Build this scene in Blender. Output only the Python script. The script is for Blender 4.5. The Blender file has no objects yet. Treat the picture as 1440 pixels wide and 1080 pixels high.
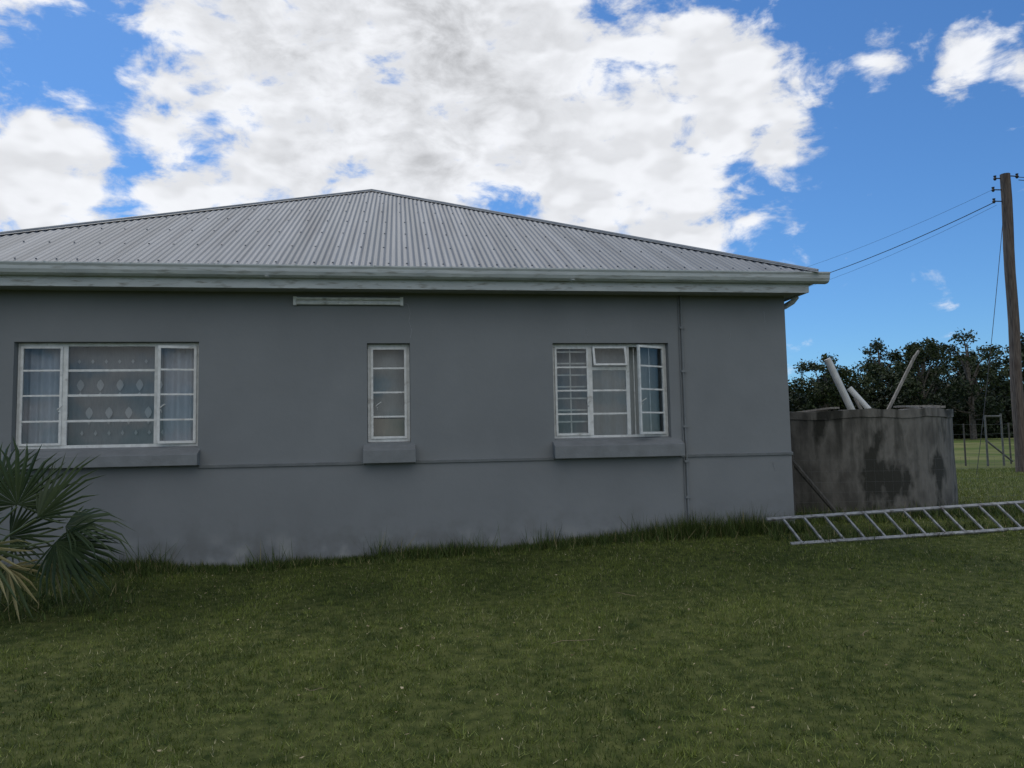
import bpy, math, random
import numpy as np
from mathutils import Matrix, Vector
random.seed(7); rng=np.random.default_rng(7)
scene=bpy.context.scene
scene.view_settings.view_transform='Standard'; scene.view_settings.look='None'; scene.view_settings.exposure=0

# ------------------------------------------------------------------ helpers
def new_mat(name):
    m=bpy.data.materials.new(name); m.use_nodes=True
    nt=m.node_tree; b=nt.nodes['Principled BSDF']; return m,nt,b
def noise_mat(name,c1,c2,scale=5,rough=0.8,detail=4,bump=0.0,bscale=None,lo=0.35,hi=0.65,metal=0.0,spec=0.5,stretch=(1,1,1),c3=None,s3=1.0,lo3=.5,hi3=.7):
    m,nt,b=new_mat(name); N=nt.nodes; L=nt.links
    tc=N.new('ShaderNodeTexCoord'); mp=N.new('ShaderNodeMapping'); mp.inputs['Scale'].default_value=stretch
    L.new(tc.outputs['Object'],mp.inputs['Vector'])
    no=N.new('ShaderNodeTexNoise'); no.inputs['Scale'].default_value=scale; no.inputs['Detail'].default_value=detail
    L.new(mp.outputs[0],no.inputs['Vector'])
    cr=N.new('ShaderNodeValToRGB'); cr.color_ramp.elements[0].position=lo; cr.color_ramp.elements[1].position=hi
    cr.color_ramp.elements[0].color=(*c1,1); cr.color_ramp.elements[1].color=(*c2,1)
    L.new(no.outputs['Fac'],cr.inputs['Fac']); out=cr.outputs['Color']
    if c3:
        n3=N.new('ShaderNodeTexNoise'); n3.inputs['Scale'].default_value=s3; n3.inputs['Detail'].default_value=6
        L.new(mp.outputs[0],n3.inputs['Vector'])
        mr=N.new('ShaderNodeMapRange'); mr.inputs['From Min'].default_value=lo3; mr.inputs['From Max'].default_value=hi3
        L.new(n3.outputs['Fac'],mr.inputs['Value'])
        mx=N.new('ShaderNodeMixRGB'); mx.inputs['Color2'].default_value=(*c3,1)
        L.new(mr.outputs[0],mx.inputs['Fac']); L.new(out,mx.inputs['Color1']); out=mx.outputs[0]
    L.new(out,b.inputs['Base Color'])
    b.inputs['Roughness'].default_value=rough; b.inputs['Metallic'].default_value=metal
    b.inputs['Specular IOR Level'].default_value=spec
    if bump:
        n2=N.new('ShaderNodeTexNoise'); n2.inputs['Scale'].default_value=bscale or scale*4; n2.inputs['Detail'].default_value=4
        L.new(mp.outputs[0],n2.inputs['Vector'])
        bp=N.new('ShaderNodeBump'); bp.inputs['Strength'].default_value=bump; bp.inputs['Distance'].default_value=0.02
        L.new(n2.outputs['Fac'],bp.inputs['Height']); L.new(bp.outputs[0],b.inputs['Normal'])
    return m

class MB:
    def __init__(s): s.v=[]; s.f=[]; s.mi=[]; s.cur=0
    def face(s,pts):
        n=len(s.v); s.v+= [tuple(p) for p in pts]; s.f.append(tuple(range(n,n+len(pts)))); s.mi.append(s.cur)
    def box(s,a,b):
        x0,x1=sorted((a[0],b[0])); y0,y1=sorted((a[1],b[1])); z0,z1=sorted((a[2],b[2]))
        n=len(s.v); s.v+=[(x0,y0,z0),(x1,y0,z0),(x1,y1,z0),(x0,y1,z0),(x0,y0,z1),(x1,y0,z1),(x1,y1,z1),(x0,y1,z1)]
        for q in [(0,3,2,1),(4,5,6,7),(0,1,5,4),(1,2,6,5),(2,3,7,6),(3,0,4,7)]: s.f.append(tuple(n+i for i in q)); s.mi.append(s.cur)
    def tube(s,p0,p1,r0,r1=None,seg=10,cap=True):
        s.path([p0,p1],[r0,r0 if r1 is None else r1],seg,cap)
    def path(s,pts,rs,seg=10,cap=True):
        pts=[Vector(p) for p in pts]
        if not isinstance(rs,(list,tuple)): rs=[rs]*len(pts)
        n0=len(s.v)
        for i,p in enumerate(pts):
            d=(pts[min(i+1,len(pts)-1)]-pts[max(i-1,0)]).normalized()
            up=Vector((0,0,1)) if abs(d.z)<.95 else Vector((1,0,0))
            a=d.cross(up).normalized(); b=a.cross(d)
            for k in range(seg):
                t=2*math.pi*k/seg; s.v.append(tuple(p+(a*math.cos(t)+b*math.sin(t))*rs[i]))
        for i in range(len(pts)-1):
            for k in range(seg):
                k2=(k+1)%seg; s.f.append((n0+i*seg+k,n0+i*seg+k2,n0+(i+1)*seg+k2,n0+(i+1)*seg+k)); s.mi.append(s.cur)
        if cap:
            s.f.append(tuple(n0+k for k in range(seg))); s.mi.append(s.cur)
            m=n0+(len(pts)-1)*seg; s.f.append(tuple(m+k for k in reversed(range(seg)))); s.mi.append(s.cur)
    def beam(s,p0,p1,w,h,up=(0,0,1)):
        p0=Vector(p0);p1=Vector(p1); d=(p1-p0).normalized(); a=d.cross(Vector(up)).normalized(); b=a.cross(d)
        n=len(s.v)
        for p in (p0,p1):
            for (i,j) in ((-1,-1),(1,-1),(1,1),(-1,1)): s.v.append(tuple(p+a*i*w/2+b*j*h/2))
        for q in [(0,1,2,3),(7,6,5,4),(0,4,5,1),(1,5,6,2),(2,6,7,3),(3,7,4,0)]: s.f.append(tuple(n+i for i in q)); s.mi.append(s.cur)
    def obj(s,name,mats,parent=None,smooth=False,bevel=0):
        me=bpy.data.meshes.new(name); me.from_pydata(s.v,[],s.f)
        if not isinstance(mats,(list,tuple)): mats=[mats]
        for m in mats: me.materials.append(m)
        me.polygons.foreach_set('material_index',s.mi)
        if smooth: me.polygons.foreach_set('use_smooth',[True]*len(me.polygons))
        me.update()
        o=bpy.data.objects.new(name,me); scene.collection.objects.link(o)
        if parent: o.parent=parent
        if bevel:
            b=o.modifiers.new('bevel','BEVEL'); b.width=bevel; b.segments=2; b.limit_method='ANGLE'
        return o
def empty(name,loc=(0,0,0)):
    e=bpy.data.objects.new(name,None); scene.collection.objects.link(e); return e
def np_mesh(name,V,nper,mat,parent=None,col=None):
    N=V.shape[0]; me=bpy.data.meshes.new(name)
    me.vertices.add(N*nper); me.vertices.foreach_set('co',V.reshape(-1).astype(np.float32))
    me.loops.add(N*nper); me.loops.foreach_set('vertex_index',np.arange(N*nper,dtype=np.int32))
    me.polygons.add(N); me.polygons.foreach_set('loop_start',np.arange(0,N*nper,nper,dtype=np.int32))
    me.polygons.foreach_set('loop_total',np.full(N,nper,dtype=np.int32))
    me.update(calc_edges=True)
    if col is not None:
        a=me.attributes.new('tint','FLOAT','FACE'); a.data.foreach_set('value',col.astype(np.float32))
    me.materials.append(mat)
    o=bpy.data.objects.new(name,me); scene.collection.objects.link(o)
    if parent: o.parent=parent
    return o
def leaf_mat(name,c1,c2,c3=None,trans=0.25,rough=.6):
    m,nt,b=new_mat(name); N=nt.nodes; L=nt.links
    at=N.new('ShaderNodeAttribute'); at.attribute_name='tint'
    cr=N.new('ShaderNodeValToRGB'); cr.color_ramp.elements[0].color=(*c1,1); cr.color_ramp.elements[1].color=(*c2,1)
    if c3:
        cr.color_ramp.elements[1].position=.9; e=cr.color_ramp.elements.new(1.0); e.color=(*c3,1)
    L.new(at.outputs['Fac'],cr.inputs['Fac']); L.new(cr.outputs[0],b.inputs['Base Color'])
    b.inputs['Roughness'].default_value=rough; b.inputs['Specular IOR Level'].default_value=.25
    if trans>0:
        tr=N.new('ShaderNodeBsdfTranslucent'); L.new(cr.outputs[0],tr.inputs['Color'])
        mx=N.new('ShaderNodeMixShader'); mx.inputs[0].default_value=trans
        L.new(b.outputs[0],mx.inputs[1]); L.new(tr.outputs[0],mx.inputs[2]); L.new(mx.outputs[0],N['Material Output'].inputs[0])
    return m
def g(x,y):
    x=np.asarray(x,float); y=np.asarray(y,float)
    fx=.11+.034*np.clip(x+2,0,6.8)+.035*np.clip(-2-x,0,3)
    s=np.clip((y+8)/8,0,1)**2
    rise=np.clip((y-16)/50,0,1); rise=rise*rise*(3-2*rise)*1.05
    bump=.012*np.sin(x*1.7+y*.6)*np.sin(y*1.3-x*.4)
    return fx*s+rise+bump*(y<3)
def gz(x,y): return float(g(x,y))

# ------------------------------------------------------------------ materials
def wall_mat():
    m,nt,b=new_mat('grey_paint_plaster'); N=nt.nodes; L=nt.links
    tc=N.new('ShaderNodeTexCoord')
    def noise(scale,detail,stretch=(1,1,1)):
        mp=N.new('ShaderNodeMapping'); mp.inputs['Scale'].default_value=stretch; L.new(tc.outputs['Object'],mp.inputs[0])
        n=N.new('ShaderNodeTexNoise'); n.inputs['Scale'].default_value=scale; n.inputs['Detail'].default_value=detail; L.new(mp.outputs[0],n.inputs['Vector']); return n.outputs['Fac']
    def mr(v,a,b_,c=0,d=1):
        n=N.new('ShaderNodeMapRange'); n.inputs[1].default_value=a;n.inputs[2].default_value=b_;n.inputs[3].default_value=c;n.inputs[4].default_value=d; L.new(v,n.inputs[0]); return n.outputs[0]
    def mix(f,c1,c2):
        n=N.new('ShaderNodeMixRGB'); L.new(f,n.inputs[0])
        for i,c in ((1,c1),(2,c2)):
            if isinstance(c,tuple): n.inputs[i].default_value=(*c,1)
            else: L.new(c,n.inputs[i])
        return n.outputs[0]
    def mul(a,b_):
        n=N.new('ShaderNodeMath'); n.operation='MULTIPLY'; L.new(a,n.inputs[0])
        if isinstance(b_,float): n.inputs[1].default_value=b_
        else: L.new(b_,n.inputs[1])
        return n.outputs[0]
    c=mix(mr(noise(.9,4),.35,.65),(.203,.212,.215),(.228,.237,.240))
    c=mix(mul(mr(noise(1.6,6),.5,.7),.12),c,(.15,.155,.16))
    sp=N.new('ShaderNodeSeparateXYZ'); L.new(tc.outputs['Object'],sp.inputs[0])
    low=mr(sp.outputs[2],.58,.28)
    st=noise(3.8,8)
    c=mix(mul(mul(low,mr(st,.52,.66)),.42),c,(.42,.42,.39))
    low2=mr(sp.outputs[2],.85,.2)
    c=mix(mul(mul(low2,mr(st,.52,.36)),.4),c,(.11,.105,.09))
    L.new(c,b.inputs['Base Color']); b.inputs['Roughness'].default_value=.75; b.inputs['Specular IOR Level'].default_value=.3
    bp=N.new('ShaderNodeBump'); bp.inputs['Strength'].default_value=.35; bp.inputs['Distance'].default_value=.01
    L.new(noise(10,5),bp.inputs['Height']); L.new(bp.outputs[0],b.inputs['Normal'])
    return m
m_wall=wall_mat()
m_sill=noise_mat('sill_grey_paint',(.18,.188,.19),(.215,.225,.228),6,.7,bump=.2)
m_white=noise_mat('white_window_paint',(.66,.66,.63),(.8,.8,.77),14,.5,bump=.05,c3=(.38,.36,.32),s3=9,lo3=.6,hi3=.8)
m_gut=noise_mat('gutter_white_paint',(.46,.49,.49),(.58,.61,.60),2,.5,stretch=(1,3,8),c3=(.27,.27,.24),s3=5,lo3=.54,hi3=.78)
m_fascia=noise_mat('fascia_paint',(.44,.47,.465),(.54,.57,.56),2,.6,stretch=(1,3,6),c3=(.19,.175,.14),s3=6,lo3=.55,hi3=.76)
m_roof=noise_mat('galvanised_corrugated_iron',(.165,.18,.192),(.235,.25,.265),1.6,.6,metal=.05,detail=4,stretch=(3,.12,.12),c3=(.13,.14,.152),s3=2.0,lo3=.5,hi3=.72,spec=.3)
m_cap=noise_mat('ridge_flashing',(.21,.225,.235),(.29,.305,.315),3,.55,metal=.1)
m_screw=noise_mat('roof_screw',(.08,.08,.09),(.12,.13,.14),30,.4,metal=.4)
m_soffit=noise_mat('soffit',(.3,.31,.3),(.36,.37,.36),3,.8)
m_inner=noise_mat('interior_plaster',(.3,.3,.29),(.36,.36,.35),2,.9)
def curtain(name,col,alpha):
    m,nt,b=new_mat(name); N=nt.nodes; L=nt.links
    tc=N.new('ShaderNodeTexCoord'); no=N.new('ShaderNodeTexNoise'); no.inputs['Scale'].default_value=25; no.inputs['Detail'].default_value=4
    mp=N.new('ShaderNodeMapping'); mp.inputs['Scale'].default_value=(3,1,.6); L.new(tc.outputs['Object'],mp.inputs[0]); L.new(mp.outputs[0],no.inputs['Vector'])
    cr=N.new('ShaderNodeValToRGB'); cr.color_ramp.elements[0].color=(*[c*.75 for c in col],1); cr.color_ramp.elements[1].color=(*col,1)
    L.new(no.outputs['Fac'],cr.inputs[0]); L.new(cr.outputs[0],b.inputs['Base Color'])
    b.inputs['Roughness'].default_value=.9
    return m
m_lace=curtain('lace_curtain',(.40,.42,.44),1)
m_motif=curtain('lace_motif',(.72,.74,.76),1)
m_drape=curtain('sheer_drape',(.70,.73,.8),1)
m_blind=curtain('blind_fabric',(.5,.51,.5),1)
m_beige=curtain('beige_fabric',(.6,.53,.43),1)
def glass():
    m,nt,b=new_mat('window_glass'); N=nt.nodes; L=nt.links; N.remove(b)
    t=N.new('ShaderNodeBsdfTransparent'); t.inputs[0].default_value=(.86,.89,.9,1)
    gl=N.new('ShaderNodeBsdfGlossy'); gl.inputs['Roughness'].default_value=.03; gl.inputs[0].default_value=(1,1,1,1)
    no=N.new('ShaderNodeTexNoise'); no.inputs['Scale'].default_value=3; bp=N.new('ShaderNodeBump'); bp.inputs['Strength'].default_value=.06; bp.inputs['Distance'].default_value=.02
    tc=N.new('ShaderNodeTexCoord'); L.new(tc.outputs['Object'],no.inputs['Vector']); L.new(no.outputs[0],bp.inputs['Height']); L.new(bp.outputs[0],gl.inputs['Normal'])
    fr=N.new('ShaderNodeFresnel'); fr.inputs[0].default_value=1.5
    mx=N.new('ShaderNodeMixShader'); L.new(fr.outputs[0],mx.inputs[0]); L.new(t.outputs[0],mx.inputs[1]); L.new(gl.outputs[0],mx.inputs[2]); L.new(mx.outputs[0],N['Material Output'].inputs[0])
    return m
m_glass=glass()
m_conc=noise_mat('weathered_concrete',(.085,.079,.068),(.23,.215,.188),2.6,.9,detail=8,bump=.8,bscale=10,stretch=(1,1,.5),lo=.36,hi=.60,c3=(.032,.031,.024),s3=2.6,lo3=.50,hi3=.60)
# vertical water stains on the tank (rising damp / runs), driven by a stretched noise
def add_runs(m):
    nt=m.node_tree; N=nt.nodes; L=nt.links; b=N['Principled BSDF']; src=b.inputs['Base Color'].links[0].from_socket
    tc=N.new('ShaderNodeTexCoord'); mp=N.new('ShaderNodeMapping'); mp.inputs['Scale'].default_value=(5,5,.45); L.new(tc.outputs['Object'],mp.inputs[0])
    n=N.new('ShaderNodeTexNoise'); n.inputs['Scale'].default_value=1.6; n.inputs['Detail'].default_value=6; L.new(mp.outputs[0],n.inputs['Vector'])
    r=N.new('ShaderNodeMapRange'); r.inputs[1].default_value=.48; r.inputs[2].default_value=.66; L.new(n.outputs['Fac'],r.inputs[0])
    sp=N.new('ShaderNodeSeparateXYZ'); L.new(tc.outputs['Object'],sp.inputs[0])
    h=N.new('ShaderNodeMapRange'); h.inputs[1].default_value=.7; h.inputs[2].default_value=2.0; h.inputs[3].default_value=.25; h.inputs[4].default_value=.95; L.new(sp.outputs[2],h.inputs[0])
    mu=N.new('ShaderNodeMath'); mu.operation='MULTIPLY'; L.new(r.outputs[0],mu.inputs[0]); L.new(h.outputs[0],mu.inputs[1])
    mx=N.new('ShaderNodeMixRGB'); mx.inputs[2].default_value=(.035,.034,.027,1); L.new(mu.outputs[0],mx.inputs[0]); L.new(src,mx.inputs[1]); L.new(mx.outputs[0],b.inputs['Base Color'])
add_runs(m_conc)
m_wood=noise_mat('weathered_wood',(.07,.05,.038),(.16,.125,.1),5,.85,stretch=(6,6,.5),bump=.5)
m_darkwood=noise_mat('dark_fence_wood',(.05,.045,.038),(.10,.09,.075),5,.85,stretch=(6,6,.5),bump=.5)
m_greywood=noise_mat('grey_timber',(.17,.16,.14),(.3,.28,.25),5,.85,stretch=(6,6,.6),bump=.3)
m_pipe=noise_mat('white_pvc',(.5,.5,.47),(.66,.66,.63),5,.5)
m_alu=noise_mat('ladder_aluminium',(.22,.22,.21),(.34,.34,.325),12,.5,metal=.1,c3=(.11,.10,.085),s3=14,lo3=.5,hi3=.68)
m_wire=noise_mat('dark_cable',(.02,.02,.02),(.04,.04,.04),5,.6)
m_fwire=noise_mat('galvanised_wire',(.07,.07,.065),(.13,.13,.12),8,.6)
m_grass=leaf_mat('grass_blades',(.042,.068,.010),(.185,.22,.042),(.45,.41,.22),trans=.0)
m_weed=leaf_mat('weed_blades',(.024,.042,.008),(.10,.14,.03),(.28,.24,.11),trans=.0)
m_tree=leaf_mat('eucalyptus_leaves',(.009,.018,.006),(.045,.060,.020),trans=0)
m_bark=noise_mat('tree_bark',(.06,.05,.04),(.14,.12,.1),6,.9)
m_dead=leaf_mat('dead_leaves',(.14,.09,.04),(.40,.33,.2),trans=0)
m_palm=leaf_mat('palm_leaf',(.028,.048,.022),(.085,.115,.05),(.36,.31,.15),trans=.15,rough=.38)
m_pet=noise_mat('palm_petiole',(.06,.09,.03),(.14,.16,.06),9,.5)
m_trunk=noise_mat('palm_trunk',(.07,.05,.035),(.16,.12,.08),12,.9,bump=.8)
def ground_mat():
    m,nt,b=new_mat('turf'); N=nt.nodes; L=nt.links
    tc=N.new('ShaderNodeTexCoord')
    def nz(s,d):
        n=N.new('ShaderNodeTexNoise'); n.inputs['Scale'].default_value=s; n.inputs['Detail'].default_value=d; L.new(tc.outputs['Object'],n.inputs['Vector']); return n.outputs['Fac']
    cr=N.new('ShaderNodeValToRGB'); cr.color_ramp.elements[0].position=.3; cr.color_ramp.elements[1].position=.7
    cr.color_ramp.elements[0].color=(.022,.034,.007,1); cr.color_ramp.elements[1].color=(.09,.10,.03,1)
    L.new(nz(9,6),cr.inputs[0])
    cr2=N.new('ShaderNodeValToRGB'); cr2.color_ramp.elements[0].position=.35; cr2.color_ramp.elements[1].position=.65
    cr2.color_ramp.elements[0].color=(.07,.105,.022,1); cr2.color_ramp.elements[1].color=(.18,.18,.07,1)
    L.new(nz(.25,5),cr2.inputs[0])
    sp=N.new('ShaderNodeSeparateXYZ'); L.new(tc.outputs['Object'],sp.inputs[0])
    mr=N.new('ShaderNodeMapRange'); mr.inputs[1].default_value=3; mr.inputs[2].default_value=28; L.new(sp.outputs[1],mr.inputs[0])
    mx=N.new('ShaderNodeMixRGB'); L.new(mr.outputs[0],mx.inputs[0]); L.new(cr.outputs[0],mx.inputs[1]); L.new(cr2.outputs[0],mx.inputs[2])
    L.new(mx.outputs[0],b.inputs['Base Color']); b.inputs['Roughness'].default_value=.95; b.inputs['Specular IOR Level'].default_value=.1
    return m
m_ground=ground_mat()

# ------------------------------------------------------------------ ground
def axis(lo,hi,step,far):
    a=list(np.arange(lo,hi+1e-6,step)); d=step; x=hi
    while x<far: d*=1.35; x+=d; a.append(x)
    d=step; x=lo
    while x>-far: d*=1.35; x-=d; a.insert(0,x)
    return np.array(a)
ax=axis(-12,30,.4,2500); ay=axis(-14,30,.4,2500)
X,Y=np.meshgrid(ax,ay); Z=g(X,Y); nx,ny=len(ax),len(ay)
V=np.stack([X,Y,Z],-1).reshape(-1,3); idx=np.arange(nx*ny).reshape(ny,nx)
F=np.stack([idx[:-1,:-1],idx[:-1,1:],idx[1:,1:],idx[1:,:-1]],-1).reshape(-1,4)
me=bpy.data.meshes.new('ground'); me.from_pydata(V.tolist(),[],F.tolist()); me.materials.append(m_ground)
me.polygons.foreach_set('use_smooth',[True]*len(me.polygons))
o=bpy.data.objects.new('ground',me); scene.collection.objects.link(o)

def blades(x,y,h,w,lean=.5,z0=None):
    n=len(x); z=g(x,y)-.003 if z0 is None else z0
    a=rng.uniform(0,2*np.pi,n); l=rng.uniform(0,lean,n)*h; b=rng.uniform(0,2*np.pi,n)
    bx=np.cos(a)*w/2; by=np.sin(a)*w/2
    V=np.zeros((n,3,3)); V[:,0]=np.stack([x-bx,y-by,z],-1); V[:,1]=np.stack([x+bx,y+by,z],-1)
    V[:,2]=np.stack([x+np.cos(b)*l,y+np.sin(b)*l,z+h*np.sqrt(np.maximum(.05,1-(l/h)**2*.6))],-1)
    return V
_pr=np.random.default_rng(5); _pf=[(_pr.uniform(.5,9),_pr.uniform(0,6.28),_pr.uniform(0,6.28)) for _ in range(30)]
def patch(x,y):
    s=0; wsum=0
    for f_,a_,p_ in _pf:
        w_=1/f_**.4; s=s+w_*np.sin(f_*(x*math.cos(a_)+y*math.sin(a_))+p_); wsum+=w_**2
    return np.clip(.5+.30*s/math.sqrt(wsum),0,1)
Vs=[];Ts=[]
n=520000
x=rng.uniform(-7,13,n); y=rng.uniform(-8.0,0,n); k=~((y>-.02)&(x<5.4)); x=x[k]; y=y[k]
p_=patch(x,y)
h=rng.uniform(.018,.045,len(x))*(.55+.9*p_); Vs.append(blades(x,y,h,rng.uniform(.003,.0065,len(x)),1.25))
t=np.clip(rng.normal(.42,.27,len(x))+1.0*(patch(x+9,y*1.1)-.5),0,.88); t[rng.random(len(x))<.02+.04*patch(x*.7-4,y)]=1; Ts.append(t)
nt_=1800; cx=rng.uniform(-6,12,nt_); cy=rng.uniform(-7.8,-.3,nt_); m=16
x=np.repeat(cx,m)+rng.normal(0,.03,nt_*m); y=np.repeat(cy,m)+rng.normal(0,.03,nt_*m); hh=np.repeat(rng.uniform(.035,.08,nt_),m)*rng.uniform(.6,1.1,nt_*m)
Vs.append(blades(x,y,hh,rng.uniform(.005,.010,nt_*m),1.4)); Ts.append(np.clip(np.repeat(rng.uniform(.1,.9,nt_),m)+rng.normal(0,.1,nt_*m),0,.9))
n=90000
x=rng.uniform(5.45,24,n); y=rng.uniform(0,16,n); h=rng.uniform(.03,.09,n); Vs.append(blades(x,y,h,rng.uniform(.008,.016,n),1.0))
t=np.clip(rng.normal(.6,.2,n),0,.9); t[rng.random(n)<.06]=1; Ts.append(t)
np_mesh('grass',np.concatenate(Vs),3,m_grass,col=np.concatenate(Ts))

Vs=[];Ts=[]
def weeds(xs,ys,hs,n=14,spread=.05,w=.010):
    for x0,y0,h0 in zip(xs,ys,hs):
        x=x0+rng.normal(0,spread,n); y=y0+rng.normal(0,spread*.7,n); y=np.where((x<5.38)&(y>-.02),-.03,y)
        h=h0*rng.uniform(.4,1.1,n); Vs.append(blades(x,y,h,np.full(n,w)*rng.uniform(.6,1.4,n),.9))
        t=np.clip(rng.normal(.4,.28,n),0,.88); t[rng.random(n)<.08]=1; Ts.append(t)
n=1800; xs=rng.uniform(-4.9,5.5,n); env=.09+.11*(.5+.5*np.sin(xs*3.1+np.sin(xs*7)))*(.5+.5*np.sin(xs*1.1+1))+.24*np.exp(-((xs-4.0)/1.1)**2)+.08*np.exp(-((xs+3.4)/.7)**2)
weeds(xs,-.03-np.abs(rng.normal(0,.13,n)),env*rng.uniform(.4,1.25,n))
n=130; xs=rng.choice([-2.9,-1.6,-.2,1.0,1.9,3.2,3.7,4.2,4.6,5.0],n)+rng.normal(0,.12,n); weeds(xs,-.05-np.abs(rng.normal(0,.07,n)),rng.uniform(.15,.46,n),10,.07)
n=260; xs=rng.uniform(5.4,10,n); weeds(xs,rng.uniform(.2,1.5,n),rng.uniform(.08,.3,n))
n=200; xs=rng.uniform(4.7,9.6,n); weeds(xs,-1+.22*(xs-4.7)*.4+rng.uniform(0,.45,n),rng.uniform(.05,.2,n))
n=160; xs=rng.uniform(-5.5,-2.6,n); weeds(xs,rng.uniform(-2.6,-.3,n),rng.uniform(.06,.18,n))
np_mesh('weeds',np.concatenate(Vs),3,m_weed,col=np.concatenate(Ts))

n=1100; x=rng.uniform(-5,9,n); y=rng.uniform(-7.5,-.2,n); z=g(x,y)+rng.uniform(.018,.038,n)
s=rng.uniform(.004,.017,n); a=rng.uniform(0,6.28,n); tl=rng.uniform(-.4,.4,n)
dx,dy=np.cos(a)*s,np.sin(a)*s
V=np.stack([np.stack([x-dx,y-dy,z],-1),np.stack([x+dy*.45,y-dx*.45,z+tl*s],-1),np.stack([x+dx,y+dy,z+s*.3],-1),np.stack([x-dy*.45,y+dx*.45,z-tl*s],-1)],1)
np_mesh('fallen_leaves',V,4,m_dead,col=rng.random(n))
mb=MB(); r=random.Random(9)
for k,(x,y,a,L_) in enumerate(((1.1,-4.3,.1,.35),(2.0,-2.9,-.5,.18),(-.6,-5.0,.4,.12),(3.4,-4.6,.7,.14))):
    pts=[]
    for i in range(5):
        u=i/4; px=x+math.cos(a)*L_*u; py=y+math.sin(a)*L_*u+.02*math.sin(i*2+k); pts.append((px,py,gz(px,py)+.035+.01*math.sin(i+k)))
    mb.path(pts,.0025,5)
mb.obj('twigs',noise_mat('dry_twig',(.2,.15,.08),(.34,.27,.16),20,.9))

# ------------------------------------------------------------------ house
house=empty('grey_house')
XL,XR,YB=-6.42,5.36,11.55; ZT=3.60
ops=[(-4.62,-2.48,1.60,2.93),(-.41,.14,1.62,2.91),(2.03,3.64,1.62,2.91)]
mb=MB()
xs=sorted({XL,XR}|{o[0] for o in ops}|{o[1] for o in ops}); zs=sorted({-.6,ZT}|{o[2] for o in ops}|{o[3] for o in ops})
for i in range(len(xs)-1):
    for j in range(len(zs)-1):
        cx=(xs[i]+xs[i+1])/2; cz=(zs[j]+zs[j+1])/2
        if any(o[0]<cx<o[1] and o[2]<cz<o[3] for o in ops): continue
        mb.face([(xs[i],0,zs[j]),(xs[i+1],0,zs[j]),(xs[i+1],0,zs[j+1]),(xs[i],0,zs[j+1])])
        mb.face([(xs[i],.22,zs[j]),(xs[i],.22,zs[j+1]),(xs[i+1],.22,zs[j+1]),(xs[i+1],.22,zs[j])])
for a,b,c,d in ops:
    mb.face([(a,0,c),(a,0,d),(a,.22,d),(a,.22,c)]); mb.face([(b,0,c),(b,.22,c),(b,.22,d),(b,0,d)])
    mb.face([(a,0,d),(b,0,d),(b,.22,d),(a,.22,d)]); mb.face([(a,0,c),(a,.22,c),(b,.22,c),(b,0,c)])
mb.face([(XR,0,-.6),(XR,YB,-.6),(XR,YB,ZT),(XR,0,ZT)]); mb.face([(XL,0,-.6),(XL,0,ZT),(XL,YB,ZT),(XL,YB,-.6)])
mb.face([(XL,YB,-.6),(XL,YB,ZT),(XR,YB,ZT),(XR,YB,-.6)])
mb.obj('walls',m_wall,house)
mb=MB()
for xx in (-5.6,-1.2,1.3,5.2): mb.box((xx,.24,.5),(xx+.08,4,3.5))
mb.box((XL+.1,4.02,.5),(XR-.1,4.1,3.5)); mb.box((XL+.1,.24,3.45),(XR-.1,4.1,3.5)); mb.box((XL+.1,.24,.45),(XR-.1,4.1,.5))  # back partition added to brighten the rooms behind the windows
mb.obj('interior_rooms',m_inner,house)
mb=MB()
def sill(x0,x1,zb,zt):
    n=len(mb.v); P=[(-.15,zb),(-.15,zt-.09),(.09,zt+.015),(.09,zb)]
    for xx in (x0,x1):
        for y,z in P: mb.v.append((xx,y,z))
    for q in [(0,1,2,3),(7,6,5,4),(0,4,5,1),(1,5,6,2),(3,2,6,7),(0,3,7,4)]: mb.f.append(tuple(n+i for i in q)); mb.mi.append(0)
sill(-4.75,-2.45,1.39,1.615); sill(-.46,.20,1.365,1.62); sill(2.0,3.77,1.37,1.625)
mb.obj('window_sills',m_sill,house,bevel=.006)
mb=MB()
P=[(.02,1.345),(-.022,1.352),(-.03,1.385),(0.02,1.395)]
for xa,xb in ((-6.42,-4.74),(-2.46,-.45),(.19,2.01),(3.76,5.372)):
    n=len(mb.v)
    for xx in (xa,xb):
        for y,z in P: mb.v.append((xx,y,z))
    for q in [(0,1,2,3),(7,6,5,4),(0,4,5,1),(1,5,6,2),(2,6,7,3)]: mb.f.append(tuple(n+i for i in q)); mb.mi.append(0)
mb.obj('string_course',m_sill,house)

def frame_rect(mb,x0,x1,z0,z1,y,w,d,verts=(),hors=(),M=None,bw=.022):
    t=MB()
    t.box((x0,y,z0),(x0+w,y+d,z1)); t.box((x1-w,y,z0),(x1,y+d,z1))
    t.box((x0+w,y+.001,z0),(x1-w,y+d-.001,z0+w)); t.box((x0+w,y+.001,z1-w),(x1-w,y+d-.001,z1))
    for vx in verts: t.box((vx-bw/2,y+.003,z0+w),(vx+bw/2,y+d-.003,z1-w))
    for hz in hors: t.box((x0+w,y+.005,hz-bw/2),(x1-w,y+d-.005,hz+bw/2))
    n=len(mb.v); mb.v+=[tuple(M@Vector(p)) if M else p for p in t.v]; mb.f+=[tuple(i+n for i in f) for f in t.f]; mb.mi+=t.mi
def gl(mb,x0,x1,z0,z1,y,M=None):
    P=[(x0,y,z0),(x1,y,z0),(x1,y,z1),(x0,y,z1)]; mb.face([tuple(M@Vector(p)) if M else p for p in P])
def hinge(x,y,deg): return Matrix.Translation((x,y,0))@Matrix.Rotation(math.radians(deg),4,'Z')@Matrix.Translation((-x,-y,0))
fr=MB(); ga=MB(); Yf=.10
x0,x1,z0,z1=-4.615,-2.485,1.625,2.925
frame_rect(fr,x0,x1,z0,z1,Yf,.04,.04)
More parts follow.
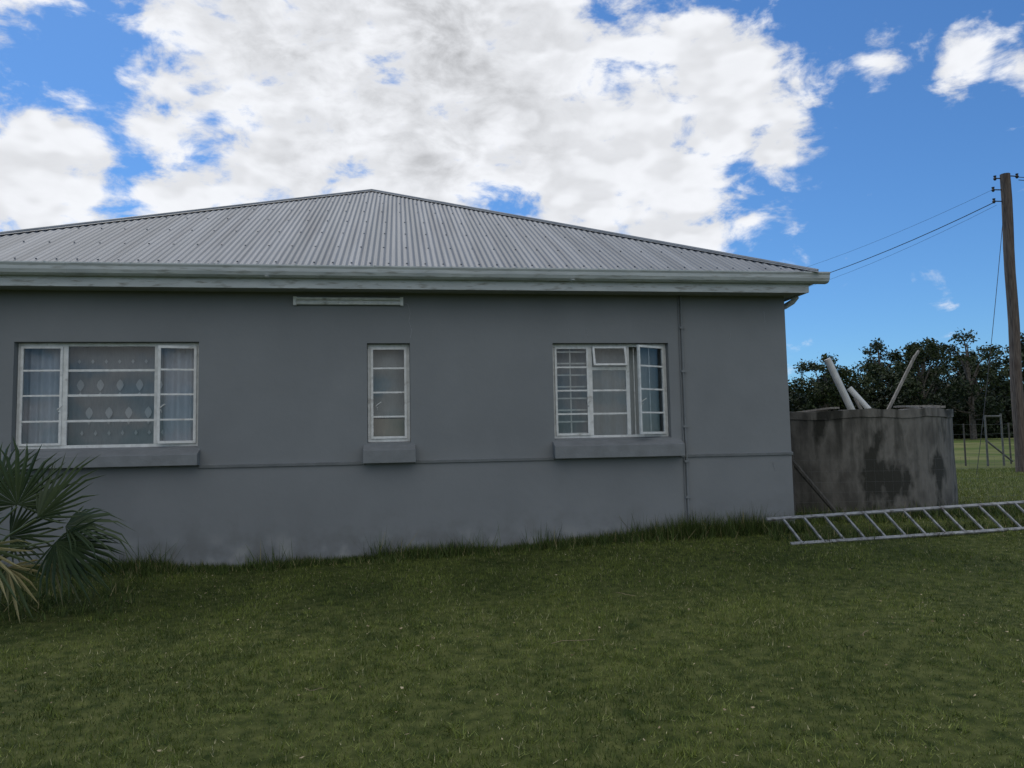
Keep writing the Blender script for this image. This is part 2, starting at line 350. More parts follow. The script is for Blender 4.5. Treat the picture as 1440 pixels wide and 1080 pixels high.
for vx in (-4.07,-3.0): fr.box((vx-.028,Yf-.004,z0+.04),(vx+.028,Yf+.036,z1-.04))
H=(2.585,2.275,1.96)
for (a,b) in ((-4.042,-3.028),):
    for hz in H: fr.box((a,Yf+.006,hz-.014),(b,Yf+.032,hz+.014))
    gl(ga,a,b,z0+.04,z1-.04,Yf+.022)
frame_rect(fr,-4.575,-4.098,z0+.04,z1-.04,Yf-.022,.028,.03,hors=H); gl(ga,-4.55,-4.12,z0+.06,z1-.06,Yf-.005)
M=hinge(-2.525,Yf-.02,9)
frame_rect(fr,-2.972,-2.525,z0+.04,z1-.04,Yf-.022,.032,.03,hors=H,M=M); gl(ga,-2.95,-2.55,z0+.06,z1-.06,Yf-.005,M)
x0,x1,z0,z1=-.405,.135,1.635,2.905
frame_rect(fr,x0,x1,z0,z1,Yf,.04,.04)
frame_rect(fr,x0+.04,x1-.04,z0+.04,z1-.04,Yf-.02,.03,.03,hors=(2.59,2.275,1.96)); gl(ga,x0+.06,x1-.06,z0+.06,z1-.06,Yf-.003)
x0,x1,z0,z1=2.035,3.635,1.635,2.905
frame_rect(fr,x0,x1,z0,z1,Yf,.035,.04)
for vx in (2.565,3.085): fr.box((vx-.025,Yf-.004,z0+.035),(vx+.025,Yf+.036,z1-.035))
frame_rect(fr,2.072,2.538,z0+.037,z1-.037,Yf-.02,.028,.03,hors=(2.59,2.275,1.96)); gl(ga,2.1,2.51,z0+.06,z1-.06,Yf-.003)
for hz in (2.57,): fr.box((2.59,Yf-.002,hz-.02),(3.06,Yf+.034,hz+.02))
for hz in (2.275,1.96): fr.box((2.59,Yf+.006,hz-.012),(3.06,Yf+.03,hz+.012))
gl(ga,2.59,3.06,z0+.04,2.55,Yf+.02)
Mf=Matrix.Translation((0,Yf-.02,2.865))@Matrix.Rotation(math.radians(-14),4,'X')@Matrix.Translation((0,-(Yf-.02),-2.865))
frame_rect(fr,2.592,3.058,2.595,2.865,Yf-.04,.026,.028,M=Mf); gl(ga,2.61,3.04,2.61,2.85,Yf-.025,Mf)
M=hinge(3.6,Yf-.02,27)
frame_rect(fr,3.12,3.6,z0+.037,z1-.037,Yf-.022,.03,.03,hors=(2.59,2.275,1.96),M=M); gl(ga,3.15,3.57,z0+.06,z1-.06,Yf-.005,M)
fr.obj('window_frames',m_white,house); ga.obj('window_glass',m_glass,house)
mb=MB()
for (hx,hz,yy) in ((-2.93,2.1,-.03),(-4.14,2.1,.06),(-.30,2.1,.06),(2.5,2.1,.06),(3.2,2.1,-.1)):
    mb.tube((hx,yy,hz),(hx+.07,yy-.02,hz+.05),.007,seg=6); mb.tube((hx+.02,yy+.03,hz-.05),(hx+.02,yy-.01,hz-.02),.006,seg=6)
mb.tube((3.3,.08,1.66),(3.22,-.12,1.66),.006,seg=6)
mb.obj('window_handles',m_white,house)
mb=MB(); z=1.7
while z<2.88: mb.box((2.05,.150,z-.010),(2.57,.162,z+.010)); z+=.158
for vx in (2.30,): mb.box((vx-.009,.163,1.64),(vx+.009,.173,2.9))
for vx in (3.2,3.42): mb.box((vx-.006,.178,1.64),(vx+.006,.188,2.9))
mb.obj('burglar_bars',m_white,house)
def cloth(x0,x1,z0,z1,y,amp,folds,mat,name,seed=0):
    n=max(24,int(folds*10)); mb=MB(); r=random.Random(seed); ph=r.random()*6
    pts=[]
    for i in range(n+1):
        u=i/n; yy=y+amp*math.sin(u*folds*6.283+ph+1.3*math.sin(u*5+ph)); pts.append((x0+(x1-x0)*u,yy))
    for i in range(n+1):
        mb.v.append((pts[i][0],pts[i][1],z0)); mb.v.append((pts[i][0],y+(pts[i][1]-y)*.6,z1))
    for i in range(n): mb.f.append((2*i,2*i+2,2*i+3,2*i+1)); mb.mi.append(0)
    return mb.obj(name,mat,house,smooth=True)
cloth(-4.2,-2.9,1.5,3.05,.345,.012,9,m_lace,'lace_curtain',1)
cloth(-4.75,-4.12,1.5,3.05,.30,.035,5,m_drape,'drape',2); cloth(-2.98,-2.35,1.5,3.05,.30,.035,5,m_drape,'drape_side',3)
mb=MB()
for r_,zz in enumerate((2.42,2.07)):
    for k in range(5):
        cx=-3.98+k*.235+(.0 if r_==0 else .11); y=.325
        if cx>-3.0: continue
        mb.face([(cx,y,zz-.08),(cx+.03,y,zz-.04),(cx+.045,y,zz),(cx+.03,y,zz+.04),(cx,y,zz+.075),(cx-.03,y,zz+.04),(cx-.045,y,zz),(cx-.03,y,zz-.04)])
        mb.face([(cx-.006,y,zz-.15),(cx+.006,y,zz-.15),(cx+.02,y,zz-.115),(cx,y,zz-.09),(cx-.02,y,zz-.115)])
for k in range(7):
    cx=-4.0+k*.16; mb.face([(cx,.325,2.69),(cx+.02,.325,2.72),(cx,.325,2.75),(cx-.02,.325,2.72)])
    mb.face([(cx+.05,.325,1.78),(cx+.07,.325,1.81),(cx+.05,.325,1.85),(cx+.03,.325,1.81)])
mb.obj('lace_motifs',m_motif,house)
cloth(-.5,.25,1.95,3.05,.3,.006,3,m_blind,'blind',4); cloth(-.5,.25,1.5,1.94,.29,.01,3,m_beige,'half_curtain',5)
cloth(1.9,2.62,1.5,3.05,.34,.02,4,m_lace,'net_curtain',6); cloth(2.6,3.8,1.5,3.05,.36,.02,8,m_blind,'curtain',7)

mb=MB(); mb.box((-1.31,-.02,3.425),(.04,.0,3.475)); mb.box((-1.33,-.05,3.395),(-1.29,.002,3.505)); mb.box((.02,-.05,3.395),(.06,.002,3.505))
mb.tube((-1.29,-.04,3.48),(.02,-.04,3.48),.019,seg=10); mb.tube((-1.29,-.04,3.42),(.02,-.04,3.42),.019,seg=10)
mb.obj('fluorescent_light_fitting',m_white,house)
mb=MB(); mb.path([(3.835,-.022,.3),(3.835,-.022,3.56)],.015,8)
for z in (.8,1.28,1.75,2.5,3.1): mb.box((3.80,-.042,z),(3.87,.0,z+.03))
mb.path([(3.80,-.012,.3),(3.80,-.012,1.7),(3.80,-.012,3.56)],.008,6)
mb.obj('conduit',m_sill,house)

EX0,EX1,EY0,EY1=-6.64,5.60,-.5,11.74; ZE=3.80; SL=.49
mb=MB(); mb.box((EX0+.1,-.34,3.565),(EX1-.1,EY1-.12,3.598)); mb.obj('soffit',m_soffit,house)
mb=MB(); mb.box((EX0+.1,-.37,3.545),(EX1-.1,-.342,3.79)); mb.box((EX1-.1,-.37,3.55),(EX1-.07,EY1-.1,3.79)); mb.box((EX0+.07,-.37,3.55),(EX0+.1,EY1-.1,3.79)); mb.box((EX0+.1,EY1-.12,3.545),(EX1-.1,EY1-.09,3.79))
mb.obj('fascia_boards',m_fascia,house)
mb=MB()
prof=[(0,.125),(0,0),(-.07,0),(-.105,.02),(-.125,.06),(-.13,.1),(-.145,.125),(-.145,.14),(-.13,.138)]
def gut(p0,p1,outdir):
    p0=Vector(p0);p1=Vector(p1);o_=Vector(outdir); n=len(mb.v); k=len(prof)
    for p in (p0,p1):
        for a,b in prof: mb.v.append(tuple(p+o_*(-a)+Vector((0,0,b))))
    for i in range(k-1): mb.f.append((n+i,n+k+i,n+k+i+1,n+i+1)); mb.mi.append(0)
    mb.f.append(tuple(n+i for i in range(k-1))); mb.mi.append(0); mb.f.append(tuple(n+k+i for i in range(k-1))); mb.mi.append(0)
gut((EX0-.1,-.373,3.665),(5.77,-.373,3.665),(0,-1,0))
gut((5.533,-.36,3.662),(5.533,11.7,3.662),(1,0,0))
x=-6
while x<5.6: mb.box((x,-.522,3.80),(x+.02,-.38,3.812)); x+=.95
for x in (-3.9,-1.0,1.9,4.6): gut((x,-.3695,3.662),(x+.035,-.3695,3.662),(0,-1.035,0))
for x in (-1.6,2.2): mb.box((x,-.522,3.658),(x+.04,-.374,3.6645))
mb.obj('gutters',m_gut,house)
mb=MB(); mb.path([(5.62,.12,3.67),(5.61,.12,3.58),(5.57,.16,3.52),(5.48,.22,3.46),(5.42,.25,3.38),(5.41,.25,.5)],.04,10); mb.obj('downpipe',m_gut,house,smooth=True)
pitch=.0762; amp=.0075; NP=8
AX,AY=(EX0+EX1)/2,(EY0+EY1)/2; half=(EX1-EX0)/2
def roof_face(M,off=0):
    n=int(2*half/pitch*NP); n0=len(mb.v); nn=Vector((0,-SL,1)).normalized()
    U=np.linspace(-half,half,n+1); rows=6
    for u in U:
        top=half-abs(u); a=amp*math.sin(u/pitch*2*math.pi)
        for r in range(rows+1):
            t=top*r/rows; p=Vector((u,-half+t,t*SL))+nn*a
            mb.v.append(tuple(M@p))
    for i in range(n):
        for r in range(rows):
            a=n0+i*(rows+1)+r; b=a+rows+1; mb.f.append((a,b,b+1,a+1)); mb.mi.append(0)
mb=MB()
for k in range(4): roof_face(Matrix.Translation((AX,AY,ZE))@Matrix.Rotation(k*math.pi/2,4,'Z'))
mb.obj('corrugated_roof',m_roof,house,smooth=True)
mb=MB(); mb.cur=0
for k,(cx,cy) in enumerate(((EX0,EY0),(EX1,EY0),(EX1,EY1),(EX0,EY1))):
    p0=Vector((cx,cy,ZE+.018)); p1=Vector((AX,AY,ZE+half*SL+.018)); mb.path([p0,p1],.028,8)
    for outv in (Vector((0,(-1 if cy<AY else 1),0)),Vector(((1 if cx>AX else -1),0,0))):
        dn=outv*.12+Vector((0,0,-.12*SL+.004))
        mb.face([p0,p1,p1+dn,p0+dn] )
mb.obj('ridge_caps',m_cap,house)
mb=MB(); nn=Vector((0,-SL,1)).normalized()
for t in (.12,1.0,1.9,2.8,3.7,4.6,5.4):
    u=-half+t+.2
    u=math.ceil(u/pitch)*pitch+pitch*.25
    while u<half-t-.1:
        p=Vector((AX+u,EY0+t+random.uniform(-.01,.01),ZE+t*SL))+nn*amp
        mb.tube(p,p+nn*.012,.013,.009,seg=6); u+=pitch*(3 if t<1 else 4)
mb.obj('roof_screws',m_screw,house)
mb=MB()
def crack(pts,w=.004):
    for a,b in zip(pts[:-1],pts[1:]): mb.beam((a[0],-.0015,a[1]),(b[0],-.0015,b[1]),.003,w,up=(0,1,0) )
crack([(.12,3.42),(.15,3.3),(.13,3.2),(.165,3.08),(.15,2.98)]); crack([(.05,3.45),(.12,3.42)])
crack([(4.55,3.05),(4.53,2.96)]); crack([(5.08,1.25),(5.11,1.14)],.012); crack([(2.5,3.12),(2.52,3.0)]); crack([(2.25,3.11),(2.27,3.02)]); crack([(5.05,3.35),(5.06,3.2)])
mb.obj('paint_cracks',noise_mat('crack_filler',(.32,.33,.34),(.42,.43,.44),20,.9),house)

# ------------------------------------------------------------------ water tank
tank=empty('water_tank'); tc_=(7.98,3.19); r=1.85; zt=2.02; zb=.1
mb=MB(); seg=72
ringz=[(r,zb),(r+.01,.7),(r-.005,1.3),(r,zt-.14),(r+.02,zt-.13),(r+.02,zt),(r-.13,zt),(r-.14,zt-.25)]
rr=random.Random(3)
for i in range(seg):
    a=2*math.pi*i/seg
    for j,(q,z) in enumerate(ringz):
        dz=.014*math.sin(a*9)+rr.uniform(-.012,.012) if j in(4,5,6) else 0
        mb.v.append((tc_[0]+q*math.cos(a),tc_[1]+q*math.sin(a),z+dz))
k=len(ringz)
for i in range(seg):
    for j in range(k-1): mb.f.append((i*k+j,((i+1)%seg)*k+j,((i+1)%seg)*k+j+1,i*k+j+1)); mb.mi.append(0)
mb.f.append(tuple(i*k+k-1 for i in range(seg))); mb.mi.append(0)
mb.obj('concrete_shell',m_conc,tank)
mb=MB()
for (a,b,w,h) in (((8.35,1.9,2.08),(9.5,2.7,2.06),.2,.03),((8.6,2.3,2.10),(9.3,2.2,2.09),.12,.03),((9.0,1.75,2.06),(9.25,3.5,2.06),.16,.035),((7.0,1.6,2.06),(7.5,4.2,2.06),.14,.03)): mb.beam(a,b,w,h)
mb.obj('cover_planks',m_greywood,tank)
pp=MB(); pp.path([(7.5,2.6,2.97),(7.93,2.55,1.95)],.062,14); pp.obj('drain_pipe',m_pipe)
pp=MB(); pp.path([(7.95,2.7,2.46),(8.28,2.5,1.95)],.050,14); pp.obj('drain_pipe.001',m_pipe)
pp=MB(); pp.path([(8.02,2.65,2.28),(8.12,2.55,1.95)],.03,12); pp.obj('drain_pipe.002',m_greywood)
pp=MB(); pp.beam((9.2,2.6,3.02),(8.45,2.45,1.95),.03,.05); pp.beam((9.15,2.6,2.95),(9.35,2.7,3.12),.03,.04); pp.obj('timber_plank',m_greywood)

# ------------------------------------------------------------------ ladder
lad=empty('ladder')
A=Vector((4.78,-1.0,.275)); B=Vector((8.38,-.70,.315)); d=(B-A).normalized(); A2=A+Vector((-.03,.36,.275))
Ln=4.9
mb=MB(); upv=(A2-A).normalized(); nrm=d.cross(upv).normalized()
mb.beam(A-d*.02,A+d*Ln,.026,.045,up=upv); d2=(Vector((8.36,-.34,.62))-A2).normalized(); mb.beam(A2-d2*.12,A2+d2*Ln,.026,.045,up=upv)
mb.obj('rails',m_alu,lad,bevel=.004)
mb=MB(); t=.14
while t<Ln-.05: mb.beam(A+d*t,A2+d2*(t-.03),.028,.024,up=nrm); t+=.30
mb.obj('rungs',m_alu,lad,bevel=.003)
mb=MB(); mb.box((8.3,-.85,.22),(8.62,-.68,.33)); mb.box((8.34,-.82,.33),(8.56,-.70,.40)); mb.obj('timber_block',m_wood,bevel=.01)

# ------------------------------------------------------------------ fences
def fence(name,pts,h,spac,mesh_dx,wires,postr=.04,mat=m_wood,wr=.0025,brace=None):
    e=empty(name); mp=MB(); mw=MB()
    for a,b in zip(pts[:-1],pts[1:]):
        a=Vector(a+(0,));b=Vector(b+(0,)); L_=(b-a).length; n=max(1,round(L_/spac))
        for i in range(n+1):
            p=a.lerp(b,i/n); z=gz(p.x,p.y); lean=random.uniform(-.03,.03)
            mp.tube((p.x,p.y,z-.1),(p.x+lean,p.y,z+h+random.uniform(-.04,.08)),postr,postr*.9,seg=8)
        for w in wires:
            q=[]
            for i in range(n*2+1):
                p=a.lerp(b,i/(n*2)); q.append((p.x,p.y-postr,gz(p.x,p.y)+w-(.01 if i%2 else 0)))
            mw.path(q,wr,4,False)
        if mesh_dx:
            m=int(L_/mesh_dx)
            for i in range(m+1):
                p=a.lerp(b,i/m); z=gz(p.x,p.y); mw.tube((p.x,p.y-postr,z+wires[0]),(p.x,p.y-postr,z+wires[-1]),wr,seg=4,cap=False)
    if brace:
        for b0,b1 in brace: mp.tube(b0,b1,.04,.035,seg=8)
    mp.obj('posts',mat,e); mw.obj('wire_mesh',m_fwire,e)
fence('wire_fence',[(5.75,.75),(10.1,.95)],1.0,4.4,.15,[.03,.15,.28,.42,.57,.73,.9],.03,m_darkwood,.0012,brace=[((5.75,.75,1.25),(6.55,.78,.32))])
fence('wire_fence',[(12,18.5),(17.6,17.5),(34,22)],1.75,2.7,0,[.1,.5,.9,1.3,1.7],.035,m_darkwood,.004)
gate=empty('gate'); mb=MB()
gx,gy=21.6,16.0; z0=gz(gx,gy)
for (a,b) in (((0,0,.1),(0,0,2.0)),((.75,.1,.1),(.75,.1,2.05)),((0,0,1.95),(.75,.1,1.95)),((.0,0,1.05),(1.2,.2,.25))):
    mb.tube((gx+a[0],gy+a[1],z0+a[2]),(gx+b[0],gy+b[1],z0+b[2]),.035,seg=8)
mb.obj('gate_frame',noise_mat('gate_paint',(.09,.09,.08),(.15,.15,.14),6,.8),gate)

def pole(base,top,r):
    e=empty('utility_pole'); mb=MB(); b=Vector(base); t=Vector(top); pts=[]; rs=[]
    for i in range(13):
        u=i/12; p=b.lerp(t,u)+Vector((.02*math.sin(i*1.3),.0,0)); pts.append(p); rs.append(r*(1.08-.16*u)+random.uniform(-.004,.004))
    mb.path(pts,rs,14); mb.obj('pole',m_wood,e,smooth=False)
    mb=MB()
    for dz,s in ((-.05,.55),(-.55,-.4),(-.95,-.4),(-.15,-.3)):
        q=t+Vector((0,0,dz)); mb.tube(q,q+Vector((s,.1,.03)),.02,seg=6)
        mb.path([q+Vector((s,.1,-.04)),q+Vector((s,.1,.02)),q+Vector((s,.1,.06)),q+Vector((s,.1,.12))],[.03,.06,.035,.05],8)
    mb.obj('insulators',m_wire,e); return e
p1=pole((20.36,13.03,.1),(20.53,13.03,10.46),.17)
p2=pole((15.5,41,.6),(15.5,41,12.0),.16)
mb=MB()
def wire(a,b,sag,r=.013,n=24):
    a=Vector(a);b=Vector(b); mb.path([a.lerp(b,i/n)-Vector((0,0,sag*4*(i/n)*(1-i/n))) for i in range(n+1)],r,5,False)
wire((20.13,13.1,9.95),(15.5,41,11.4),1.1,.005); wire((20.13,13.1,9.5),(15.5,41,11.0),1.3,.015); wire((20.2,13.1,9.4),(15.6,41,10.6),1.4,.005)
wire((20.4,13.0,9.4),(18.1,12.3,.3),.25,.010); wire((21.1,13.1,10.4),(40,9,11.5),.8); wire((21.1,13.1,10.3),(40,9,11.2),.9)
mb.obj('power_lines',m_wire,p1)

# ------------------------------------------------------------------ trees
def crown_leaves(lobes,n,size):
    w=np.array([l[3]*l[4]*l[5] for l in lobes])**.67; w/=w.sum(); c=rng.choice(len(lobes),n,p=w); L=np.array(lobes)[c]
    d=rng.normal(size=(n,3)); d/=np.linalg.norm(d,axis=1)[:,None]; rad=rng.uniform(.35,1.15,n)**.7
    P=L[:,:3]+d*L[:,3:6]*rad[:,None]
    nc=max(20,n//40); cc=P[rng.choice(n,nc)]; k=rng.integers(0,nc,n); mixc=rng.random(n)<.8
    P2=cc[k]+rng.normal(size=(n,3))*size*1.3; P=np.where(mixc[:,None],P2,P)
    a=rng.normal(size=(n,3)); a/=np.linalg.norm(a,axis=1)[:,None]; b=np.cross(a,rng.normal(size=(n,3))); b/=np.linalg.norm(b,axis=1)[:,None]
    s=size*rng.uniform(.5,1.2,n)[:,None]
    V=np.stack([P-a*s,P-b*s*.45,P+a*s,P+b*s*.45],1)
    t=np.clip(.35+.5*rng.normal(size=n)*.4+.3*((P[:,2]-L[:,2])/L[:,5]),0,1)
    return V,t
def tree_parts(mbt,x,y,h,w,seed,lobn=9,low=.25,leaves=2500,size=.22,ls=1.0):
    r=random.Random(seed); z=gz(x,y); lobes=[]; top=Vector((x+r.uniform(-.3,.3),y,z+h*.75))
    mbt.path([(x,y,z-.2),(x+r.uniform(-.2,.2),y,z+h*.35),top],[h*.028,h*.02,h*.006],8)
    for i in range(lobn):
        u=i/(lobn-1); hh=z+h*(low+(1-low-.08)*u); ang=r.uniform(0,6.28); ro=w*.5*(.9-.5*abs(u-.35))*r.uniform(.4,1.35)
        if i==lobn-1: ro*=.4
        cx,cy=x+math.cos(ang)*ro,y+math.sin(ang)*ro; q=w*r.uniform(.10,.25)*ls*(1.1-.35*u)
        lobes.append((cx,cy,hh,q,q,q*r.uniform(.4,.8)))
        mbt.path([(x,y,z+h*(low*.7+.4*u)),((x+cx)/2,(y+cy)/2,hh-h*.08),(cx,cy,hh)],[h*.01,h*.006,h*.002],6)
    return crown_leaves(lobes,leaves,size)
for (x,y,h,w,lb,lf,low) in ((41.0,60,8.6,5.8,16,7500,.08),(49.8,58,9.8,5.2,16,4200,.25),(54.2,57,10.8,5.6,17,3400,.25)):
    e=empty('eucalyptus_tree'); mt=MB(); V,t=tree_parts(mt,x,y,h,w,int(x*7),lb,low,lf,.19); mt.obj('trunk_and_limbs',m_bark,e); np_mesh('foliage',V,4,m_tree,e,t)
e=empty('distant_treeline'); mt=MB(); Vs=[];Ts=[]
r=random.Random(11); x=-70
while x<125:
    vis=34<x<76
    h=r.uniform(5.5,8.0) if x<46 else (r.uniform(6.5,9.5) if x<56 else r.uniform(8.5,12.5))
    if 43.5<x<47: h=r.uniform(4.8,6)
    yy=r.uniform(62,76); w=r.uniform(3.5,7)
    V,t=tree_parts(mt,x,yy,h,w,r.randint(0,9999),14,.05,5000 if vis else 900,.22 if vis else .5,1.15); Vs.append(V);Ts.append(t*r.uniform(.6,1.15))
    x+=r.uniform(1.0,1.8) if vis else r.uniform(3,5)
n=42000; xx=np.concatenate([rng.uniform(30,78,n-14000),rng.uniform(-70,125,14000)]); yy=rng.uniform(61,73,n); zz=g(xx,yy)+rng.uniform(0,1,n)**.8*(3.8+1.2*np.sin(xx*.9)+.8*np.sin(xx*2.3+1))
a=rng.normal(size=(n,3)); a/=np.linalg.norm(a,axis=1)[:,None]; b=np.cross(a,rng.normal(size=(n,3))); b/=np.linalg.norm(b,axis=1)[:,None]; P=np.stack([xx,yy,zz],-1); s=.33
Vs.append(np.stack([P-a*s,P-b*s*.5,P+a*s,P+b*s*.5],1)); Ts.append(rng.uniform(0,.5,n))
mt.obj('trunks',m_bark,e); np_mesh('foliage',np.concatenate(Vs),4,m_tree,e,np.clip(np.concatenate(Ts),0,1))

# ------------------------------------------------------------------ palm
palm=empty('fan_palm'); mb=MB(); base=Vector((-3.95,-2.2,.12))
mb.path([base-Vector((0,0,.15)),base+Vector((0,0,.15)),base+Vector((.02,0,.38))],[.15,.17,.12],12); mb.obj('trunk',m_trunk,palm)
PV=[];PT=[]; mp=MB()
def frond(hub,dirv,nrm,size,spread=115,nb=26,tint=.4,droop=.25,seed=0):
    r=random.Random(seed); hub=Vector(hub); f=Vector(dirv).normalized(); nrm=Vector(nrm); nrm=(nrm-f*nrm.dot(f)).normalized(); s=f.cross(nrm)
    st=base+Vector((r.uniform(-.05,.05),r.uniform(-.05,.05),.35)); mid=st.lerp(hub,.5)+Vector((0,0,.08))
    mp.path([st,mid,hub-f*.02],[.016,.012,.009],6)
    for i in range(nb):
        a=math.radians(-spread+2*spread*i/(nb-1)); L_=size*(1-.38*abs(a)/math.radians(spread))*r.uniform(.85,1.08)
        a+=r.uniform(-.03,.03)
        da=math.radians(2*spread/(nb-1))*.5; dr=droop*r.uniform(.6,1.5)
        def pt(rad,ang,off): 
            c=math.cos(ang); ss=math.sin(ang)
            cup=.22*size*(rad/size)**1.0*(1-c)*.6
            return hub+(f*c+s*ss)*rad+nrm*(off+cup)-Vector((0,0,dr*size*(rad/size)**3))
        a0,a1=a-da,a+da; m=.36*L_; fold=.012
        h0=hub; ml=pt(m,a0,0); mr_=pt(m,a1,0); mc=pt(m,a,fold*1.6); tip=pt(L_,a+r.uniform(-.08,.08),-.02*r.random())
        wq=.36; q1=pt(.72*L_,a-da*wq,0); q2=pt(.72*L_,a+da*wq,0); qc=pt(.72*L_,a,fold)
        tt=min(.88 if tint<.9 else 1,max(0,tint+r.uniform(-.25,.25)))
        for quad in ((h0,ml,mc,h0),(h0,mc,mr_,h0),(ml,q1,qc,mc),(mc,qc,q2,mr_),(q1,tip,tip,qc),(qc,tip,tip,q2)):
            PV.append([tuple(p) for p in quad]); PT.append(tt)
frond((-3.5,-2.3,1.10),(.1,-.1,1),(.35,-1,.2),.70,110,26,.45,.12,1)
frond((-3.30,-2.35,.98),(.72,-.1,.8),(-.5,-1,.45),.84,58,16,.5,.08,2)
frond((-3.1,-2.25,.88),(1,.1,.15),(-.1,-.55,.85),.68,70,17,.6,.45,3)
frond((-3.12,-2.4,.76),(.8,-.2,-.5),(.3,-1,.5),.68,80,19,.3,.25,4)
frond((-3.65,-2.6,.75),(.35,-.4,-.75),(.2,-1,-.1),.68,80,18,.98,.2,5)
frond((-3.75,-2.7,.95),(-.2,-.6,.7),(0,-1,-.5),.6,110,24,.4,.2,6)
frond((-3.9,-1.8,1.25),(-.1,.4,1),(0,-1,.4),.6,110,24,.45,.2,7)
frond((-4.4,-2.3,1.05),(-1,0,.5),(0,-1,.5),.6,110,24,.4,.3,8)
frond((-4.3,-2.6,.75),(-.8,-.5,-.2),(0,-.8,.6),.6,110,24,.5,.3,9)
frond((-3.35,-2.0,.6),(.7,.3,-.35),(.2,-.8,.6),.6,80,17,.95,.3,10)
frond((-3.5,-2.45,.55),(.5,-.3,-.6),(.3,-1,.1),.48,70,13,1.0,.2,11)
frond((-3.2,-2.1,.7),(.9,.2,-.1),(.2,-.9,.4),.66,60,14,.25,.3,12)
frond((-3.6,-2.2,.8),(.6,-.1,.2),(.2,-1,.5),.6,80,18,.3,.2,13)
np_mesh('fronds',np.array(PV),4,m_palm,palm,np.array(PT)); mp.obj('petioles',m_pet,palm)

# ------------------------------------------------------------------ sky
SUN_EL,SUN_AZ=56,-25
w=bpy.data.worlds.new('World'); scene.world=w; w.use_nodes=True; nt=w.node_tree; N=nt.nodes; L=nt.links; N.clear()
out=N.new('ShaderNodeOutputWorld'); bg=N.new('ShaderNodeBackground'); L.new(bg.outputs[0],out.inputs[0])
sky=N.new('ShaderNodeTexSky'); sky.sky_type='NISHITA'; sky.sun_disc=False; sky.sun_elevation=math.radians(SUN_EL); sky.sun_rotation=math.radians(SUN_AZ%360)
sky.air_density=1.0; sky.dust_density=.3; sky.ozone_density=2.5
tc=N.new('ShaderNodeTexCoord'); D=tc.outputs['Generated']
def M(op,a,b=None,c=None,clamp=False):
    n=N.new('ShaderNodeMath'); n.operation=op; n.use_clamp=clamp
    for i,v in enumerate((a,b,c)):
        if v is None: continue
        if isinstance(v,(int,float)): n.inputs[i].default_value=v
        else: L.new(v,n.inputs[i])
    return n.outputs[0]
def MR(v,a,b,c=0,d=1,smooth=True):
    n=N.new('ShaderNodeMapRange'); n.interpolation_type='SMOOTHSTEP' if smooth else 'LINEAR'
    n.inputs[1].default_value=a;n.inputs[2].default_value=b;n.inputs[3].default_value=c;n.inputs[4].default_value=d; L.new(v,n.inputs[0]); return n.outputs[0]
def dirv(az,el): az=math.radians(az);el=math.radians(el); return (math.sin(az)*math.cos(el),math.cos(az)*math.cos(el),math.sin(el))
def blob(az,el,r,wt):
    n=N.new('ShaderNodeVectorMath'); n.operation='DISTANCE'; L.new(D,n.inputs[0]); n.inputs[1].default_value=dirv(az,el)
    R_=2*math.sin(math.radians(r)/2); return MR(n.outputs['Value'],R_*1.35,R_*.2,0,wt)
blobs=[(-6,31,13,1),(8,27,12,1),(1,20,8,1),(15,21,9,.95),(24,24,7,.86),(20,16.5,7,1),(28,21.5,4.5,.66),(-7,20.5,7,.95),(-16,22,5,.58),(-24,17,6.5,.9),(-26,27,5,.64),(-14,15.5,6,.75),
       (36,24.6,2.6,.55),(39.5,22.6,2.8,.58),(42.5,21.6,2.6,.5),(0,62,26,.95),(180,45,62,.95)]  # last blob: unseen cloud behind the camera, added to neutralise the fill light
acc=None
for b_ in blobs:
    v=blob(*b_); acc=v if acc is None else M('MAXIMUM',acc,v)
def nz(vec,scale,detail,rough=.55,off=(0,0,0),zs=1.8,dist=0):
    mp=N.new('ShaderNodeMapping'); mp.inputs['Location'].default_value=off; mp.inputs['Scale'].default_value=(1,1,zs); L.new(vec,mp.inputs[0])
    n=N.new('ShaderNodeTexNoise'); n.inputs['Scale'].default_value=scale; n.inputs['Detail'].default_value=detail; n.inputs['Roughness'].default_value=rough; n.inputs['Distortion'].default_value=dist; L.new(mp.outputs[0],n.inputs['Vector']); return n.outputs['Fac']
n1=nz(D,14,7,.6,dist=.25); s1=nz(D,14,2,.5); s2=nz(D,14,2,.5,(.006,-.006,-.04)); n2=nz(D,4.2,2,.5,(3,1,2))
body=M('MULTIPLY',M('SUBTRACT',acc,.38),1.42)
dens=M('ADD',M('ADD',M('MULTIPLY',M('SUBTRACT',n1,.5),3.2),M('MULTIPLY',M('SUBTRACT',n2,.5),.7)),body)
mask=MR(dens,-.18,.50)
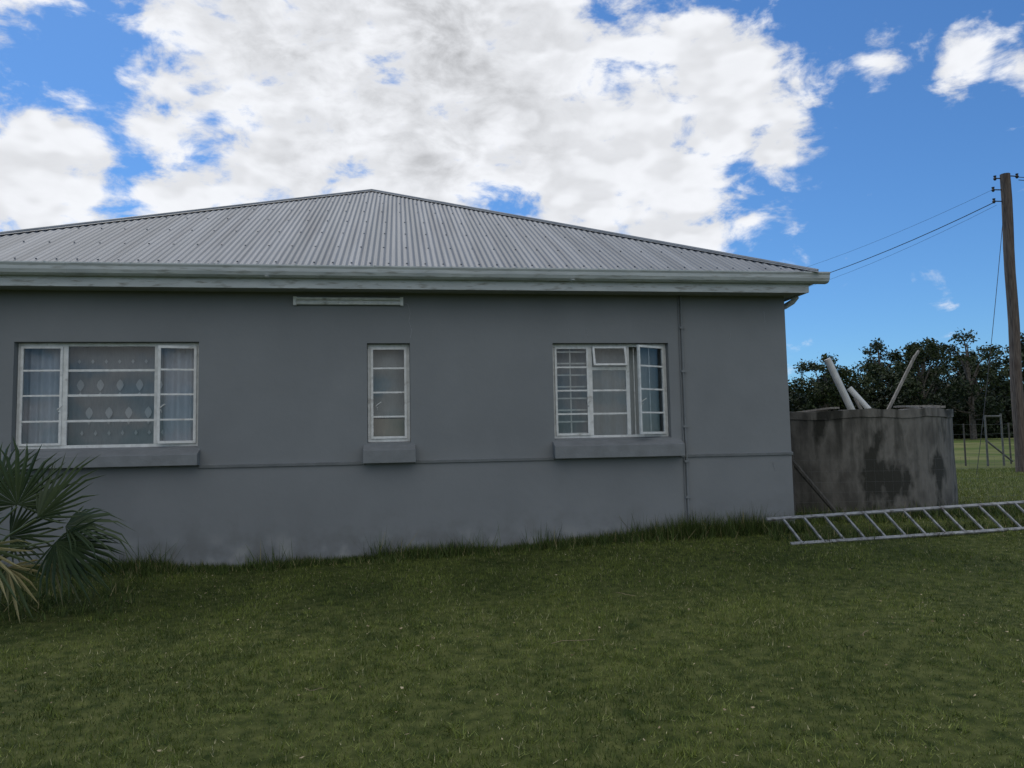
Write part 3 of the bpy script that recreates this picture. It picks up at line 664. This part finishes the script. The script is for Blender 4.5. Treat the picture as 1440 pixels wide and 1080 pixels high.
thick=MR(dens,.3,1.6)
lit=MR(M('SUBTRACT',s1,s2),-.12,.12)
gd=blob(1,27,12,1); gd2=blob(-5,33,13,.95)
grey=M('MULTIPLY',M('MAXIMUM',gd,gd2),MR(n2,.3,.6,.55,1))
bri=M('SUBTRACT',M('ADD',.78,M('MULTIPLY',lit,.15)),M('MULTIPLY',thick,M('ADD',.07,M('MULTIPLY',grey,.36))))
cc=N.new('ShaderNodeCombineColor'); L.new(M('MULTIPLY',bri,.965),cc.inputs[0]); L.new(M('MULTIPLY',bri,.985),cc.inputs[1]); L.new(M('MULTIPLY',bri,1.03),cc.inputs[2])
tint=N.new('ShaderNodeMixRGB'); tint.blend_type='MULTIPLY'; tint.inputs[0].default_value=1; L.new(sky.outputs[0],tint.inputs[1]); tint.inputs[2].default_value=(.52,.86,1.2,1)
sc=N.new('ShaderNodeVectorMath'); sc.operation='SCALE'; L.new(cc.outputs[0],sc.inputs[0]); sc.inputs['Scale'].default_value=10.3
mx=N.new('ShaderNodeMixRGB'); L.new(mask,mx.inputs[0]); L.new(tint.outputs[0],mx.inputs[1]); L.new(sc.outputs[0],mx.inputs[2])
L.new(mx.outputs[0],bg.inputs['Color']); bg.inputs['Strength'].default_value=.1
sl=bpy.data.lights.new('sun','SUN'); sl.energy=1.3; sl.angle=math.radians(18); sl.color=(1,.95,.87)
so=bpy.data.objects.new('sun',sl); scene.collection.objects.link(so)
so.rotation_euler=Vector(dirv(SUN_AZ,SUN_EL)).to_track_quat('Z','Y').to_euler()

# ------------------------------------------------------------------ camera
cd=bpy.data.cameras.new('camera'); co=bpy.data.objects.new('camera',cd); scene.collection.objects.link(co)
cd.sensor_width=36; cd.lens=36*1090/1440; cd.clip_end=6000; cd.clip_start=.05
R=Matrix.Rotation(math.radians(-8.3),4,'Z')@Matrix.Rotation(math.radians(94.56),4,'X')@Matrix.Rotation(math.radians(-1.15),4,'Z')
co.matrix_world=Matrix.Translation((0,-10.1,1.55))@R
scene.camera=co
